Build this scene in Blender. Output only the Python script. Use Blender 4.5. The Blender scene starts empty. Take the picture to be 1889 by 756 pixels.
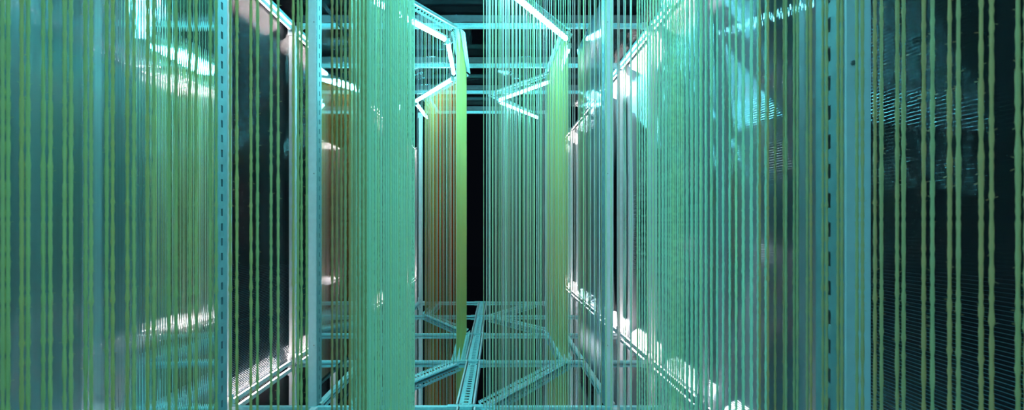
import bpy, math, random
from mathutils import Vector
random.seed(7)
C = bpy.context.scene.collection
PI = math.pi

# ------------------------------------------------------------------ helpers
class MB:
    """collects geometry, then links it as one mesh object"""
    def __init__(s):
        s.v = []; s.f = []; s.sm = []
    def box(s, x0, x1, y0, y1, z0, z1):
        n = len(s.v)
        s.v += [(x0,y0,z0),(x1,y0,z0),(x1,y1,z0),(x0,y1,z0),(x0,y0,z1),(x1,y0,z1),(x1,y1,z1),(x0,y1,z1)]
        s.f += [(n,n+3,n+2,n+1),(n+4,n+5,n+6,n+7),(n,n+1,n+5,n+4),(n+1,n+2,n+6,n+5),(n+2,n+3,n+7,n+6),(n+3,n,n+4,n+7)]
        s.sm += [False]*6
        return s
    def obox(s, o, u, v, w, u0, u1, v0, v1, w0, w1):
        """box in the frame o + a*u + b*v + c*w"""
        n = len(s.v)
        for c in (w0, w1):
            for a, b in ((u0,v0),(u1,v0),(u1,v1),(u0,v1)):
                s.v.append(tuple(o + u*a + v*b + w*c))
        s.f += [(n,n+3,n+2,n+1),(n+4,n+5,n+6,n+7),(n,n+1,n+5,n+4),(n+1,n+2,n+6,n+5),(n+2,n+3,n+7,n+6),(n+3,n,n+4,n+7)]
        s.sm += [False]*6
        return s
    def bevbox(s, x0, x1, y0, y1, z0, z1, b=.003):
        """upright bar with chamfered long edges (extruded octagon along z)"""
        p = [(x0+b,y0),(x1-b,y0),(x1,y0+b),(x1,y1-b),(x1-b,y1),(x0+b,y1),(x0,y1-b),(x0,y0+b)]
        n = len(s.v)
        s.v += [(x,y,z0) for x,y in p] + [(x,y,z1) for x,y in p]
        for i in range(8):
            j = (i+1) % 8
            s.f.append((n+i,n+j,n+8+j,n+8+i)); s.sm.append(False)
        s.f.append(tuple(n+i for i in reversed(range(8)))); s.sm.append(False)
        s.f.append(tuple(n+8+i for i in range(8))); s.sm.append(False)
        return s
    def tube(s, pts, rad, sides=8, smooth=True, caps=True):
        pts = [Vector(p) for p in pts]
        if not hasattr(rad, '__len__'): rad = [rad]*len(pts)
        d = (pts[-1]-pts[0]).normalized()
        a = d.orthogonal().normalized(); b = d.cross(a)
        n = len(s.v)
        for p, r in zip(pts, rad):
            for k in range(sides):
                t = 2*PI*k/sides
                s.v.append(tuple(p + a*(r*math.cos(t)) + b*(r*math.sin(t))))
        for i in range(len(pts)-1):
            for k in range(sides):
                j = (k+1) % sides
                s.f.append((n+i*sides+k, n+i*sides+j, n+(i+1)*sides+j, n+(i+1)*sides+k)); s.sm.append(smooth)
        if caps:
            s.f.append(tuple(n+k for k in reversed(range(sides)))); s.sm.append(False)
            m = n+(len(pts)-1)*sides
            s.f.append(tuple(m+k for k in range(sides))); s.sm.append(False)
        return s
    def perf(s, o, u, v, w, L, wd, th, pitch, slot, sw, off=0):
        """perforated flat strip: o corner, u length, v width, w thickness; one row of slots"""
        e = (wd-sw)/2
        s.obox(o,u,v,w, 0,L, 0,e, 0,th)
        s.obox(o,u,v,w, 0,L, wd-e,wd, 0,th)
        k = 0; a = off
        gap = pitch-slot
        while a < L:
            s.obox(o,u,v,w, a, min(a+gap, L), e, wd-e, 0, th)
            a += pitch
        return s
    def build(s, name, mat, parent=None):
        me = bpy.data.meshes.new(name)
        me.from_pydata(s.v, [], s.f)
        me.polygons.foreach_set('use_smooth', s.sm)
        me.materials.append(mat)
        me.update()
        ob = bpy.data.objects.new(name, me)
        C.objects.link(ob)
        if parent: ob.parent = parent
        return ob

def tag(o, label=None, cat=None, group=None, kind=None):
    if label: o['label'] = label
    if cat: o['category'] = cat
    if group: o['group'] = group
    if kind: o['kind'] = kind
    return o

def thing(name, label, cat, loc=(0,0,0), group=None):
    o = bpy.data.objects.new(name, None); C.objects.link(o); o.location = loc
    o.empty_display_size = .05
    return tag(o, label, cat, group)

# ------------------------------------------------------------------ materials
def mat(name):
    m = bpy.data.materials.new(name); m.use_nodes = True
    nt = m.node_tree; nt.nodes.clear()
    out = nt.nodes.new('ShaderNodeOutputMaterial')
    return m, nt, out
def principled(name, col, rough=.5, metal=0, noise=0, spec=.5, scale=30):
    m, nt, out = mat(name)
    p = nt.nodes.new('ShaderNodeBsdfPrincipled')
    p.inputs['Base Color'].default_value = (*col, 1); p.inputs['Roughness'].default_value = rough
    p.inputs['Metallic'].default_value = metal; p.inputs['Specular IOR Level'].default_value = spec
    if noise:
        tc = nt.nodes.new('ShaderNodeTexCoord'); nz = nt.nodes.new('ShaderNodeTexNoise')
        nz.inputs['Scale'].default_value = scale
        r = nt.nodes.new('ShaderNodeValToRGB')
        r.color_ramp.elements[0].position = .3; r.color_ramp.elements[1].position = .7
        r.color_ramp.elements[0].color = (*[c*(1-noise) for c in col], 1)
        r.color_ramp.elements[1].color = (*[min(1, c*(1+noise)) for c in col], 1)
        nt.links.new(tc.outputs['Object'], nz.inputs['Vector']); nt.links.new(nz.outputs['Fac'], r.inputs['Fac'])
        nt.links.new(r.outputs['Color'], p.inputs['Base Color'])
    nt.links.new(p.outputs[0], out.inputs[0])
    return m
def emission(name, col, strength):
    m, nt, out = mat(name)
    e = nt.nodes.new('ShaderNodeEmission'); e.inputs[0].default_value = (*col, 1); e.inputs[1].default_value = strength
    nt.links.new(e.outputs[0], out.inputs[0])
    return m
def clear_plastic(name, tint, scat, trans, refl, rough, scat_amt, blur=0):
    """clear extruded polycarbonate: see-through, faint milky scatter, fresnel gloss"""
    m, nt, out = mat(name)
    N = nt.nodes.new; L = nt.links.new
    t = N('ShaderNodeBsdfTransparent'); t.inputs[0].default_value = (*tint, 1)
    d = N('ShaderNodeBsdfDiffuse'); d.inputs[0].default_value = (*scat, 1)
    tl = N('ShaderNodeBsdfTranslucent'); tl.inputs[0].default_value = (*scat, 1)
    dm = N('ShaderNodeMixShader'); dm.inputs[0].default_value = .5
    L(d.outputs[0], dm.inputs[1]); L(tl.outputs[0], dm.inputs[2])
    m1 = N('ShaderNodeMixShader'); m1.inputs[0].default_value = scat_amt
    if blur:
        # the flutes smear what stands behind
        rf = N('ShaderNodeBsdfRefraction'); rf.inputs[0].default_value = (*tint, 1)
        rf.inputs['IOR'].default_value = 1.15; rf.inputs['Roughness'].default_value = .34
        mb_ = N('ShaderNodeMixShader'); mb_.inputs[0].default_value = blur
        L(t.outputs[0], mb_.inputs[1]); L(rf.outputs[0], mb_.inputs[2]); t = mb_
    L(t.outputs[0], m1.inputs[1]); L(dm.outputs[0], m1.inputs[2])
    g = N('ShaderNodeBsdfGlossy'); g.inputs['Roughness'].default_value = rough
    g.inputs[0].default_value = (.95,.98,1,1)
    lw = N('ShaderNodeLayerWeight'); lw.inputs[0].default_value = refl
    m2 = N('ShaderNodeMixShader')
    L(lw.outputs['Fresnel'], m2.inputs[0]); L(m1.outputs[0], m2.inputs[1]); L(g.outputs[0], m2.inputs[2])
    L(m2.outputs[0], out.inputs[0])
    return m
def yarn(name, cols, rough=.9):
    """fuzzy cord: colour varies from cord to cord and slightly along it"""
    m, nt, out = mat(name)
    N = nt.nodes.new; L = nt.links.new
    geo = N('ShaderNodeNewGeometry'); oi = N('ShaderNodeObjectInfo')
    add = N('ShaderNodeMath'); add.operation = 'ADD'
    L(geo.outputs['Random Per Island'], add.inputs[0]); L(oi.outputs['Random'], add.inputs[1])
    fr = N('ShaderNodeMath'); fr.operation = 'FRACT'; L(add.outputs[0], fr.inputs[0])
    r = N('ShaderNodeValToRGB'); r.color_ramp.interpolation = 'CONSTANT'
    els = r.color_ramp.elements
    while len(els) < len(cols): els.new(.5)
    for i, c in enumerate(cols):
        els[i].position = i/len(cols); els[i].color = (*c, 1)
    L(fr.outputs[0], r.inputs['Fac'])
    d = N('ShaderNodeBsdfDiffuse'); t = N('ShaderNodeBsdfTranslucent')
    L(r.outputs[0], d.inputs[0]); L(r.outputs[0], t.inputs[0])
    mx = N('ShaderNodeMixShader'); mx.inputs[0].default_value = .3
    mx.inputs[0].default_value = .45; L(d.outputs[0], mx.inputs[1]); L(t.outputs[0], mx.inputs[2]); L(mx.outputs[0], out.inputs[0])
    return m

M = {}
M['alu'] = principled('brushed_aluminium', (.84,.80,.81), .4, .15, .05)
M['alu_blue'] = principled('satin_edge_profile', (.74,.80,.83), .45, .05, .04)
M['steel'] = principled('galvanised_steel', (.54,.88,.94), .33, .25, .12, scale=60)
M['grey'] = principled('dull_grey_bar', (.13,.14,.15), .5, .1, .1)
M['slot'] = principled('slotted_angle_steel', (.22,.36,.40), .45, .2, .1)
M['dark'] = principled('dark_rubber', (.02,.022,.025), .5)
M['screw'] = principled('screw_metal', (.45,.45,.47), .3, .9)
M['wire'] = principled('black_cable', (.012,.012,.014), .45)
M['cyan'] = emission('cyan_led', (.19,.86,1.0), 60)
M['warm'] = emission('warm_white_led', (1.0,.86,.84), 32)
M['wall'] = clear_plastic('fluted_wall_polycarbonate', (.55,.66,.70), (.5,.5,.55), 1, .10, .05, .036)
M['roof'] = clear_plastic('fluted_roof_polycarbonate', (.55,.66,.70), (.35,.5,.6), 1, .12, .08, .008)
M['sheet'] = clear_plastic('clear_sheet_polycarbonate', (.90,.96,.97), (.45,.75,.85), 1, .15, .012, .015, .40)
M['web'] = clear_plastic('sheet_webs', (.86,.94,.96), (.5,.75,.85), 1, .1, .1, .04)
M['wallweb'] = clear_plastic('wall_webs', (.75,.82,.86), (.5,.7,.75), 1, .12, .12, .75)
M['floor'] = principled('mirror_black_floor', (.62,.66,.70), .035, 1.0)
M['y_green'] = yarn('green_yarn', [(.74,.70,.34),(.80,.72,.36),(.84,.68,.30)])
M['y_mint'] = yarn('mint_yarn', [(.82,.98,.74),(.78,.97,.78),(.86,.98,.68),(.80,.98,.80)])
M['y_yellow'] = yarn('yellow_green_yarn', [(.70,.56,.30),(.66,.60,.34),(.78,.52,.26)])
M['y_orange'] = yarn('orange_yarn', [(.98,.20,.03),(.95,.36,.06),(.98,.15,.02),(.75,.55,.20),(.5,.42,.2)])
M['y_lime'] = yarn('lime_yarn', [(.88,.84,.36),(.86,.84,.40),(.92,.82,.33)])
M['y_pale'] = yarn('pale_yarn', [(.80,.88,.70),(.92,.92,.85),(.60,.62,.40),(.80,.60,.54),(.75,.90,.60),(.90,.86,.80)])

# ------------------------------------------------------------------ layout (metres; camera at x=0,y=0,z=1)
FY = [0.0, 0.98, 1.96, 2.94, 3.92, 4.90, 5.88, 6.93]      # portal frames
XL, XR = -1.455, 1.135                                     # outer wall lines
IL, IR = -0.965, 0.600                                     # inner sheet lines
ZT = 2.434                                                 # ceiling frame line
ZF = -0.004                                                # mirror floor
YE = 10.6
Y0 = -2.2
ORD = ['', 'nearest', 'second', 'third', 'fourth', 'fifth', 'sixth', 'seventh']

# ------------------------------------------------------------------ setting
def fluted(name, fixed, a0, a1, b0, b1, axis, pitch, amp, m, sgn=1, seg=6, cuts=()):
    """a corrugated skin. axis 'wallZ': plane x=fixed, flutes run along y (profile over z);
       'wallV': plane x=fixed, flutes run along z (profile over y); 'roof': plane z=fixed, flutes along y (profile over x)"""
    mb = MB()
    n = int((b1-b0)/pitch*seg)
    for i in range(n+1):
        b = b0 + (b1-b0)*i/n
        o = fixed + sgn*amp*math.cos(2*PI*(b-b0)/pitch)
        for a in (a0, a1):
            mb.v.append((o,a,b) if axis == 'wallZ' else (o,b,a) if axis == 'wallV' else (b,a,o))
    for i in range(n):
        mb.f.append((2*i, 2*i+1, 2*i+3, 2*i+2)); mb.sm.append(True)
    return mb.build(name, m)

wl = fluted('wall_left', XL-.045, Y0, YE, ZF, ZT+.06, 'wallZ', .0105, .00065, M['wall'])
wr = fluted('wall_right', XR+.045, Y0, YE-.3, ZF, ZT+.06, 'wallZ', .0105, .00065, M['wall'])
ce = fluted('ceiling', ZT+.085, Y0, 6.98, XL-.05, XR+.05, 'roof', .0105, .00022, M['roof'])
fl = MB()
# glossy floor, very slightly wavy
nx, ny = 40, 120
for j in range(ny+1):
    for i in range(nx+1):
        x = XL-.5 + (XR-XL+1.0)*i/nx; y = Y0 + (13-Y0)*j/ny
        z = ZF - .002 + .00022*math.sin(x*7+y*3.1)*math.sin(y*5.3-x*2)
        fl.v.append((x,y,z))
for j in range(ny):
    for i in range(nx):
        a = j*(nx+1)+i
        fl.f.append((a,a+1,a+nx+2,a+nx+1)); fl.sm.append(True)
fo = fl.build('floor', M['floor'])
for o in (wl, wr, ce, fo): o['kind'] = 'structure'
def webs(parent, x0, x1, y0, y1, z0, z1, P=.0105):
    g = MB(); n = int((z1-z0)/P)
    for i in range(n):
        z = z0 + P*(i+.5); k = len(g.v)
        g.v += [(x0,y0,z),(x1,y0,z),(x1,y1,z),(x0,y1,z)]; g.f.append((k,k+1,k+2,k+3)); g.sm.append(False)
    g.build('wall_webs', M['wallweb'], parent)
webs(wl, XL-.053, XL-.0457, Y0, YE, ZF, ZT+.05)
webs(wr, XR+.0457, XR+.053, Y0, YE-.3, ZF, ZT+.05)

# ------------------------------------------------------------------ frame: columns, beams
def column(x, y, side, label, group):
    r = thing('frame_column', label, 'column', (x,y,ZF), group)
    s = 1 if side == 'right' else -1
    h = ZT-ZF
    MB().bevbox(-.024,.024,-.02,.02, 0,h-.06, .003).box(-.003,.003,-.0215,-.0195,0,h-.06).build('post', M['alu'], r)
    for z in (.012, h-.075):
        b = MB().box(-.029,.029,-.026,.026, z, z+.065)
        br = b.build('bracket', M['alu'], r)
        sc = MB()
        for dx in (0,):
            sc.tube([(dx,-.026,z+.032),(dx,-.0295,z+.032)], .006, 10)
            sc.tube([(dx,-.0294,z+.032),(dx,-.0305,z+.032)], .003, 6)
        sc.build('screw', M['screw'], br)
    return r
for k, y in enumerate(FY):
    if k < 1 or k == 7: continue
    column(XL, y, 'left', f'silver square column on the left outer wall, {ORD[k]} one from the camera', 'columns along the outer walls')
    column(XR, y, 'right', f'silver square column on the right outer wall, {ORD[k]} one from the camera', 'columns along the outer walls')
column(-.945, 6.93, 'left', 'pale blue column at the left end of the farthest crossbeams', 'columns of the end frame')
column(.672, 6.93, 'right', 'pale blue column at the right end of the farthest crossbeams', 'columns of the end frame')
for y, sx in ((8.0,1),(9.0,1),(10.0,1)):
    column(XL, y, 'left', f'silver column far back on the left wall behind the end frame, {round(y)-7} past it', 'far columns past the end frame')
    column(XR, y, 'right', f'silver column far back on the right wall behind the end frame, {round(y)-7} past it', 'far columns past the end frame')

def beam(x0, x1, y, z, label, group, top):
    r = thing('cross_beam', label, 'beam', ((x0+x1)/2, y, z), group)
    L = (x1-x0)/2
    m = MB()
    # slotted extrusion: two lips with a groove between
    if top:
        m.box(-L,L,-.016,.016,-.016,-.006); m.box(-L,L,-.016,.016,.006,.016); m.box(-L,L,-.006,.016,-.006,.006)
    else:
        m.box(-L,L,-.016,.016,.003,.015); m.box(-L,L,-.011,.011,-.003,.003)
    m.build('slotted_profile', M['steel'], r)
    if top:
        MB().box(-L,L,-.012,.03,.028,.075).build('roof_bar', M['grey'], r)
    else:
        # coupling plates where the spine crosses
        sx = -.155-(x0+x1)/2
        if x0 < -.155 < x1:
            MB().box(sx-.10,sx+.09,-.019,.019,.015,.019).build('coupling_plate', M['steel'], r)
    for s in (-1,1):
        MB().box(s*L-.02,s*L+.02,-.02,.02,-.02 if top else -.003,.02).build('end_bracket', M['alu'], r)
    return r
for k, y in enumerate(FY):
    if k == 0: continue
    a, b = (XL+.05, XR-.05) if k < 7 else (-.90, .63)
    beam(a, b, y, ZT, f'overhead silver crossbeam, {ORD[k]} from the camera', 'overhead crossbeams', True)
    beam(a, b, y, 0.0, f'cyan lit floor crossbeam, {ORD[k]} from the camera', 'floor crossbeams', False)

def bar(name, x, y0, y1, z, w, h, m, label, cat, group):
    r = thing(name, label, cat, (x,(y0+y1)/2,z), group)
    L = (y1-y0)/2
    g = MB(); g.box(-w/2,w/2,-L,L,-h/2,-h/6); g.box(-w/2,w/2,-L,L,h/6,h/2); g.box(-w/2+.004,w/2-.004,-L,L,-h/6,h/6)
    g.build('slotted_profile', m, r)
    for s in (-1,1):
        MB().box(-w/2-.003,w/2+.003,s*(L-.02)-.02,s*(L-.02)+.02,-h/2-.003,h/2+.003).build('end_bracket', M['alu'], r)
    return r
nb = 0
for side, x in (('left', XL+.01), ('right', XR-.01)):
    for k in range(1,7):
        y0, y1 = FY[k]+.03, FY[k+1]-.03
        for z, w in ((ZT, 'top'),):
            bar('edge_rail', x, y0, y1, z, .024, .022, M['steel'],
                f'thin rail along the {w} of the {side} wall in the bay behind its {ORD[k]} column', 'rail', 'rails along the outer walls')
for side, x in (('left', IL), ('right', .645)):
    for k in range(1,7):
        y0, y1 = FY[k]+.03, FY[k+1]-.03
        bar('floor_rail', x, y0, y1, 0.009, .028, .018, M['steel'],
            f'cyan lit floor rail on the {side} beneath the clear sheets, bay after floor crossbeam {k}' , 'rail', 'lengthwise floor rails')

# ------------------------------------------------------------------ spine on the floor
def spine(y0, y1, label):
    p0 = Vector((-.160, y0, .0)); p1 = Vector((-.152, y1, .0))
    u = (p1-p0).normalized(); v = Vector((0,0,1)).cross(u).normalized()*-1; w = Vector((0,0,1))
    L = (p1-p0).length
    r = thing('perforated_tray', label, 'cable tray', p0, 'spine of trays down the middle of the floor')
    g = MB(); o = Vector((0,0,0))
    g.perf(o - v*.036, u, v, w, L, .072, .003, .05, .026, .026)
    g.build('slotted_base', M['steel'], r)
    for s in (-1,1):
        g = MB(); g.obox(o, u, v, w, 0, L, s*.038-.003, s*.038+.003, 0, .022)
        g.obox(o, u, v, w, 0, L, s*.043-.008, s*.043+.008, .019, .022)
        g.build('side_lip', M['alu'], r)
    for a in (.04, L-.04):
        for s in (-1,1):
            c = u*a + v*(s*.026)
            MB().tube([c+w*.003, c+w*.008], .005, 8).build('bolt', M['screw'], r)
for k in range(2,7):
    spine(FY[k]+.022, FY[k+1]-.022, f'long perforated metal tray down the middle of the floor, starting at floor crossbeam {k}')

# ------------------------------------------------------------------ string rails (zigzag) top and bottom
LZ = [(-.60,.62),(-.290,.99),(-.300,1.96),(-.775,2.97),(-.262,3.90),(-.272,5.03),(-.748,5.95),(-.720,6.90)]
RZ = [(.520,.42),(.520,.98),(.520,1.96),(-.062,2.95),(.522,3.94),(.508,5.03),(-.040,5.82),(.505,6.86)]
def string_rail(p, q, z, up, label, group):
    p = Vector((*p, z)); q = Vector((*q, z))
    u = (q-p).normalized(); v = Vector((-u.y,u.x,0)); w = Vector((0,0,1))*up
    L = (q-p).length; o = Vector((0,0,0))
    r = thing('string_rail', label, 'rail', p, group)
    g = MB(); g.perf(o + u*.02 - v*.02, u, v, w, L-.04, .04, .002, .033, .018, .014); g.build('slotted_web', M['steel'], r)
    for s in (-1,1):
        # flared perforated flange on either side, edge notched for the cords
        vv = (v*s*.80 + w*.60).normalized(); ww = (w*.80 - v*s*.60).normalized()
        g = MB(); oo = o + u*.02 + v*(s*.02)
        g.perf(oo, u, vv, ww, L-.04, .030, .002, .033, .020, .012)
        a = .008
        while a < L-.05:
            g.obox(oo, u, vv, ww, a, a+.010, .030, .038, 0, .002); a += .0165
        g.build('notched_flange', M['steel'], r)
    g = MB(); g.obox(o, u, v, w, .02, L-.02, -.006, .006, .002, .010); g.build('clamp_strip', M['alu_blue'], r)
    return r
for Z, side in ((LZ,'left'),(RZ,'right')):
    for k in range(7):
        string_rail(Z[k], Z[k+1], .0, 1, f'perforated floor rail holding cords, {side} zigzag, run {k+1} counted from the added unseen pair behind the camera', 'perforated floor rails of the zigzags')
        string_rail(Z[k], Z[k+1], ZT-.02, -1, f'perforated overhead rail holding cords, {side} zigzag, run {k+1} counted from the added unseen pair behind the camera', 'perforated overhead rails of the zigzags')

# ------------------------------------------------------------------ cyan tubes
def cyan_tube(p, q, label):
    z = 2.345
    p = Vector((*p, z)); q = Vector((*q, z))
    u = (q-p).normalized(); v = Vector((-u.y,u.x,0)); w = Vector((0,0,1)); L = (q-p).length; o = Vector((0,0,0))
    r = thing('cyan_light_tube', label, 'light', p, 'cyan light tubes under the ceiling')
    MB().obox(o,u,v,w, 0,L, -.015,.015, .014,.026).build('housing', M['alu_blue'], r)
    MB().tube([u*.015, u*(L-.015)], .0145, 12).build('diffuser', M['cyan'], r)
    for a in (0, L-.015):
        MB().tube([u*a, u*(a+.015)], .0165, 12).build('end_cap', M['alu_blue'], r)
    g = MB()
    for a in (.08, L-.08):
        g.tube([u*a + w*.02, u*a + w*.075], .002, 6)
    g.build('hanger', M['screw'], r)
TL = [((-.36,-1.9),(-.80,-1.0)),((-.78,-.9),(-.56,.38)),((-.50,.45),(-.215,.95)),((-.21,1.02),(-.215,1.92)),((-.22,2.0),(-.69,2.92)),((-.86,3.02),(-.356,3.95)),((-.345,3.99),(-.363,4.84)),((-.387,5.02),(-.855,5.92)),((-.872,6.04),(-.852,6.84))]  # first two runs are unseen, added behind the camera to light camera-facing cords
TR = [((.0,-.9),(.50,.33)),((.53,-1.9),(.0,-1.0)),((.44,.40),(.44,.93)),((.44,1.02),(.44,1.90)),((.42,1.98),(-.14,2.92)),((.0,2.98),(.525,3.94)),((.567,4.10),(.577,4.88)),((.545,5.08),(.047,5.88)),((.050,5.96),(.552,6.84))]  # here too the first two are unseen tubes added for frontal light
for T, side in ((TL,'left'),(TR,'right')):
    for k, (p, q) in enumerate(T):
        cyan_tube(p, q, f'glowing cyan light tube under the ceiling, {side} zigzag, run {k+1} counted from the added unseen pair behind the camera')

# ------------------------------------------------------------------ warm strips at foot and top of the outer walls
def warm_strip(x, s, y0, y1, z, label):
    r = thing('warm_light_strip', label, 'light', (x, y0, z), 'warm white light strips along the outer walls')
    L = y1-y0
    u = Vector((0,1,0)); v = Vector((s,0,0)); w = Vector((0,0,1)); o = Vector((0,0,0))
    MB().obox(o,u,v,w, 0,L, -.012,-.006, -.012,.012).build('channel', M['alu'], r)
    MB().tube([(0,.01,0),(0,L-.01,0)], .012, 10).build('diffuser', M['warm'], r)
    for a in (0, L-.012):
        MB().tube([(0,a,0),(0,a+.012,0)], .0135, 10).build('end_cap', M['alu'], r)
FY2 = FY[:8] + [8.0, 9.0, 10.0]
for k in range(1, 10):
    for x, s, side in ((XL+.0, -1, 'left'), (XR-.0, 1, 'right')):
        for z, w in ((.020,'foot'), (ZT-.035,'top')):
            far = 'beyond the end frame' if k > 6 else f'after column {k}'
            warm_strip(x, -s*-1, FY2[k]+.06, FY2[k+1]-.06, z, f'warm white light strip at the {w} of the {side} wall, bay {k} from the camera')

# ------------------------------------------------------------------ clear fluted sheets with edge posts
def sheet(x, y0, y1, out, label, post_end, plabel):
    z0, z1 = .115, 2.255
    r = thing('clear_fluted_sheet', label, 'plastic sheet', (x, y0, z0), 'upright clear fluted sheets')
    H = z1-z0; L = y1-y0; P = .012
    def skin(nm, off, sgn):
        o = fluted(nm, off, 0, H, 0, L, 'wallV', P, .00005, M['sheet'], sgn); o.parent = r
    skin('front_skin', 0, 1); skin('rear_skin', out*.008, -1)
    g = MB(); n = int(L/P)
    for i in range(n+1):
        y = P*i
        g.v += [(0,y,0),(out*.008,y,0),(out*.008,y,H),(0,y,H)]; m = len(g.v)-4
        g.f.append((m,m+1,m+2,m+3)); g.sm.append(False)
    g.build('webs', M['web'], r)
    for z in (0, H-.02):
        MB().box(min(-.004*out,.012*out), max(-.004*out,.012*out), 0, L, z-.004, z+.02).build('edge_channel', M['web'], r)
def post(x, y, out, dy, label):
    """flat face bar (50 mm, facing the camera) plus a perforated flange lying on the sheet"""
    r = thing('edge_post', label, 'post', (x, y, ZF), 'tall posts at the sheet edges')
    H = ZT - ZF - .02
    a, b = sorted((0, out*.044))
    fb = MB().bevbox(a, b, -.004, .004, .02, H, .0015).build('face_bar', M['alu_blue'], r)
    g = MB()
    g.perf(Vector((-.0042 if out > 0 else .0012, 0, .02)), Vector((0,0,1)), Vector((0,dy,0)), Vector((1,0,0)), H-.02, .075, .003, .052, .026, .014)
    g.build('slotted_flange', M['slot'], r)
    MB().box(min(0,out*.03), max(0,out*.03), min(0,dy*.03), max(0,dy*.03), 0, .02).build('foot_plate', M['steel'], r)
    for z in (.35, 1.28, 2.1):
        MB().tube([(out*.012,-.004,z),(out*.012,-.007,z)], .004, 8).build('screw', M['screw'], fb)
sheet(IL, .98, 1.95, -1, 'near left clear fluted sheet behind the thick green cords', 0, '')
sheet(IL, 2.95, 3.90, -1, 'narrower looking left clear fluted sheet, left of the bright mint curtain', 0, '')
sheet(IR, .94, 1.95, 1, 'near right clear fluted sheet running into the broad pale blue post', 0, '')
sheet(IR, 2.95, 3.90, 1, 'clear fluted sheet right of the pale cord curtain, reflecting curved cyan lines', 0, '')
sheet(IL, 4.91, 5.86, -1, 'farthest left clear fluted sheet, seen faintly behind the bright mint curtain', 0, '')
sheet(IR, 4.91, 5.86, 1, 'farthest right clear fluted sheet behind the yellow green cord band', 0, '')
post(IL, 1.95, -1, -1, 'pale blue slotted post at the far edge of the near left sheet')
post(IL, 2.94, -1, 1, 'pale blue post just left of the bright mint curtain')
post(IR, .93, 1, 1, 'broad pale blue post nearest the camera on the right')
post(IL, 4.90, -1, 1, 'pale blue slotted post far back on the left, behind the bright mint curtain')
post(IR, 4.90, 1, 1, 'slim bright blue post far back at the right edge of the yellow green cord band')
post(IR, 2.94, 1, 1, 'pale blue post right of the middle, at the near edge of the farther right sheet')

# ------------------------------------------------------------------ cords
ZB, ZC = .015, ZT-.045
def cord_bm(kind, seed):
    rnd = random.Random(seed); g = MB(); H = ZC-ZB
    if kind == 'fuzzy':
        n = int(H/.006); sides = 7
        pts = []; rad = []; w = 0
        for i in range(n+1):
            z = H*i/n
            w = w*.9 + rnd.uniform(-1,1)*.00005
            pts.append((w*(1 if 0 < i < n else 0), w*.7, z))
            r = .0021*(1+rnd.uniform(-.22,.28))
            if rnd.random() < .008: r *= 1.25
            rad.append(r)
        g.tube(pts, rad, sides)
        # loose fibres
        for i in range(130):
            z = rnd.uniform(0,H); a = rnd.uniform(0,2*PI); l = rnd.uniform(.003,.006)
            g.tube([(0,0,z),(math.cos(a)*l,math.sin(a)*l,z+rnd.uniform(-.004,.004))], .00022, 3, True, False)
    else:
        n = 60; pts = [(0,0,H*i/n) for i in range(n+1)]
        rad = [.0017*(1+rnd.uniform(-.1,.1)) for _ in pts]
        g.tube(pts, rad, 6)
    return g
proto = {}
def cord(kind, m, x, y, label, group, name='hanging_cord', thick=1.0):
    key = (kind, m, random.randrange(3))
    if key not in proto:
        o = cord_bm(kind, hash(key[2])+3).build(name, M[m]); proto[key] = o
    else:
        o = proto[key].copy(); C.objects.link(o)
    o.scale = (thick, thick, 1); o.location = (x, y, ZB); o.rotation_euler = (0,0,random.uniform(0,6.28))
    tag(o, label, 'cord', group)
    return o
def legs(p, q, pitch, a0=.02, half=.014, jit=.002):
    """points of the cord legs looped to and fro over a rail"""
    p = Vector(p); q = Vector(q); u = (q-p).normalized(); v = Vector((-u.y,u.x)); L = (q-p).length
    out = []; a = a0; k = 0
    while a < L-.01:
        for s in (-1,1):
            c = p + u*(a + s*pitch*.16 + random.uniform(-jit,jit)) + v*(s*half)
            out.append((c.x, c.y))
        a += pitch
    return out
# near left run: pairs as seen, placed along the first left rail
pairs = [(5,15),(40,52),(80,93),(119,131),(158,168),(197,208),(235,247),(272,284),(312,325),(350,362),(388,399),(425,437),(463,475),(500,513),(541,550),(556,566)]
P0, P1 = Vector(LZ[0]), Vector(LZ[1]); 
def on_rail(px, P0, P1):
    t = (px-912)/1000.0                 # x/y slope seen in the photograph
    d = P1-P0
    k = (P0.x - t*P0.y)/(t*d.y - d.x)
    return P0 + d*k
for i, pr in enumerate(pairs):
    for px in pr:
        c = on_rail(px, P0, P1)
        cord('fuzzy', 'y_green', c.x, c.y, 'thick fuzzy green cord of the widely spaced row at the left', 'green cords of the near left row')
for x, y in legs(LZ[1], LZ[2], .033):
    cord('fuzzy', 'y_yellow' if y < 1.2 else 'y_mint', x, y, 'fuzzy green cord in the lengthwise row before the bright mint curtain', 'cords of the left lengthwise row')
for x, y in legs(LZ[2], LZ[3], .031):
    cord('plain', 'y_mint', x, y, 'bright mint cord in the dense curtain left of the middle', 'bright mint cords left of the middle')
right_px = [1450,1465,1471,1489,1496,1518,1525,1546,1553,1581,1591,1614,1626,1655,1667,1704,1720,1752,1768,1810,1829,1878,1893,1945,1965]
Q0, Q1 = Vector(RZ[0]), Vector(RZ[1])
for x, y in [tuple(on_rail(px, Q0, Q1)) for px in right_px]:
    cord('fuzzy', 'y_yellow', x, y, 'thick fuzzy yellow green cord at the right, in the near run', 'yellow green cords at the far right', thick=.95)
for x, y in legs(RZ[1], RZ[2], .033, .02, .012):
    cord('fuzzy', 'y_mint' if y > 1.05 else 'y_yellow', x, y, 'fuzzy green cord of the lengthwise row before the right clear sheet', 'green cords of the right lengthwise row')
for x, y in legs(RZ[2], RZ[3], .033):
    cord('plain', 'y_pale', x, y, 'thin pale cord of the front row right of the dark gap', 'pale cords of the front row right of the gap', thick=1.22)

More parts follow.
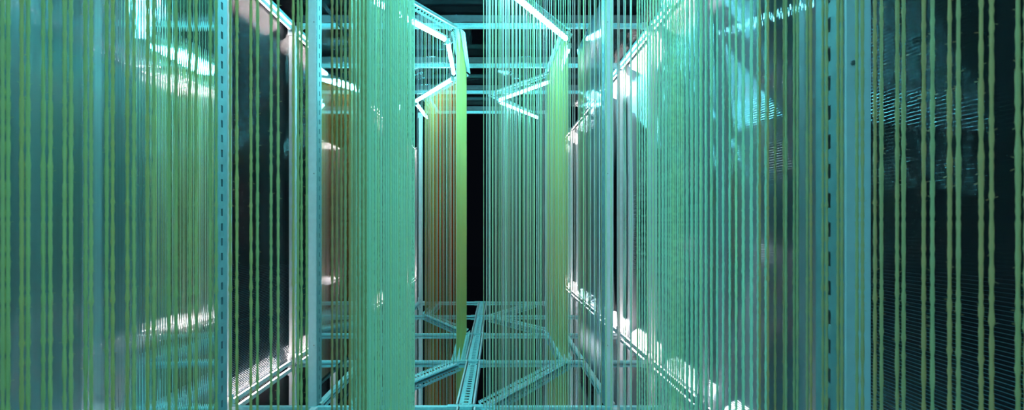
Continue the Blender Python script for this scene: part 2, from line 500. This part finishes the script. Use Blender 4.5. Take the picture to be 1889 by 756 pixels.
def curtain(name, segs, m, label, r=.0017, pitch=.033):
    g = MB(); H = ZC
    for p, q, pt in segs:
        for x, y in legs(p, q, pt):
            g.tube([(x,y,ZB),(x,y,ZB+(ZC-ZB)*.5),(x,y,ZC)], r*random.uniform(.85,1.1), 5)
    o = g.build(name, M[m])
    return tag(o, label, 'cord curtain', None, 'stuff')
curtain('cord_curtain', [(LZ[3],LZ[4],.042)], 'y_pale', 'far curtain of thin cords left of the lime band, hanging from the overhead rail')
curtain('cord_curtain', [(LZ[4],LZ[5],.026)], 'y_lime', 'solid lime green band of cords at the left edge of the dark gap', .002)
curtain('cord_curtain', [(LZ[5],LZ[6],.033),(LZ[6],LZ[7],.045)], 'y_orange', 'orange and olive cord curtain far back left of the dark gap', .002)
curtain('cord_curtain', [(RZ[3],RZ[4],.048)], 'y_pale', 'dense curtain of pale cords right of the dark gap behind the front row')
curtain('cord_curtain', [(RZ[4],RZ[5],.030)], 'y_lime', 'yellow green band of cords seen edge on at right', .002)
curtain('cord_curtain', [(RZ[5],RZ[6],.055),(RZ[6],RZ[7],.06)], 'y_pale', 'farthest cord curtain in a V at the right of the dark gap')

# ------------------------------------------------------------------ camera, world, view
cam = bpy.data.cameras.new('camera'); co = bpy.data.objects.new('camera', cam); C.objects.link(co)
co.location = (0,0,1.0); co.rotation_euler = (PI/2,0,0)
cam.sensor_width = 36; cam.lens = 36*1000/1889
cam.shift_x = (944.5-912)/1889; cam.shift_y = (414-378)/1889
cam.clip_start = .02
cam.dof.use_dof = True; cam.dof.focus_distance = 3.4; cam.dof.aperture_fstop = 8
bpy.context.scene.camera = co
w = bpy.data.worlds.new('night'); bpy.context.scene.world = w; w.use_nodes = True
w.node_tree.nodes['Background'].inputs[0].default_value = (.02,.03,.05,1)
w.node_tree.nodes['Background'].inputs[1].default_value = .05
sc = bpy.context.scene
sc.view_settings.view_transform = 'Standard'; sc.view_settings.look = 'None'
sc.view_settings.exposure = .44; sc.view_settings.gamma = 1; sc.view_settings.use_curve_mapping = False
cy = sc.cycles
cy.max_bounces = 10; cy.diffuse_bounces = 3; cy.glossy_bounces = 5; cy.transmission_bounces = 4
cy.transparent_max_bounces = 48; cy.caustics_reflective = True; cy.sample_clamp_indirect = 6
cy.blur_glossy = .3
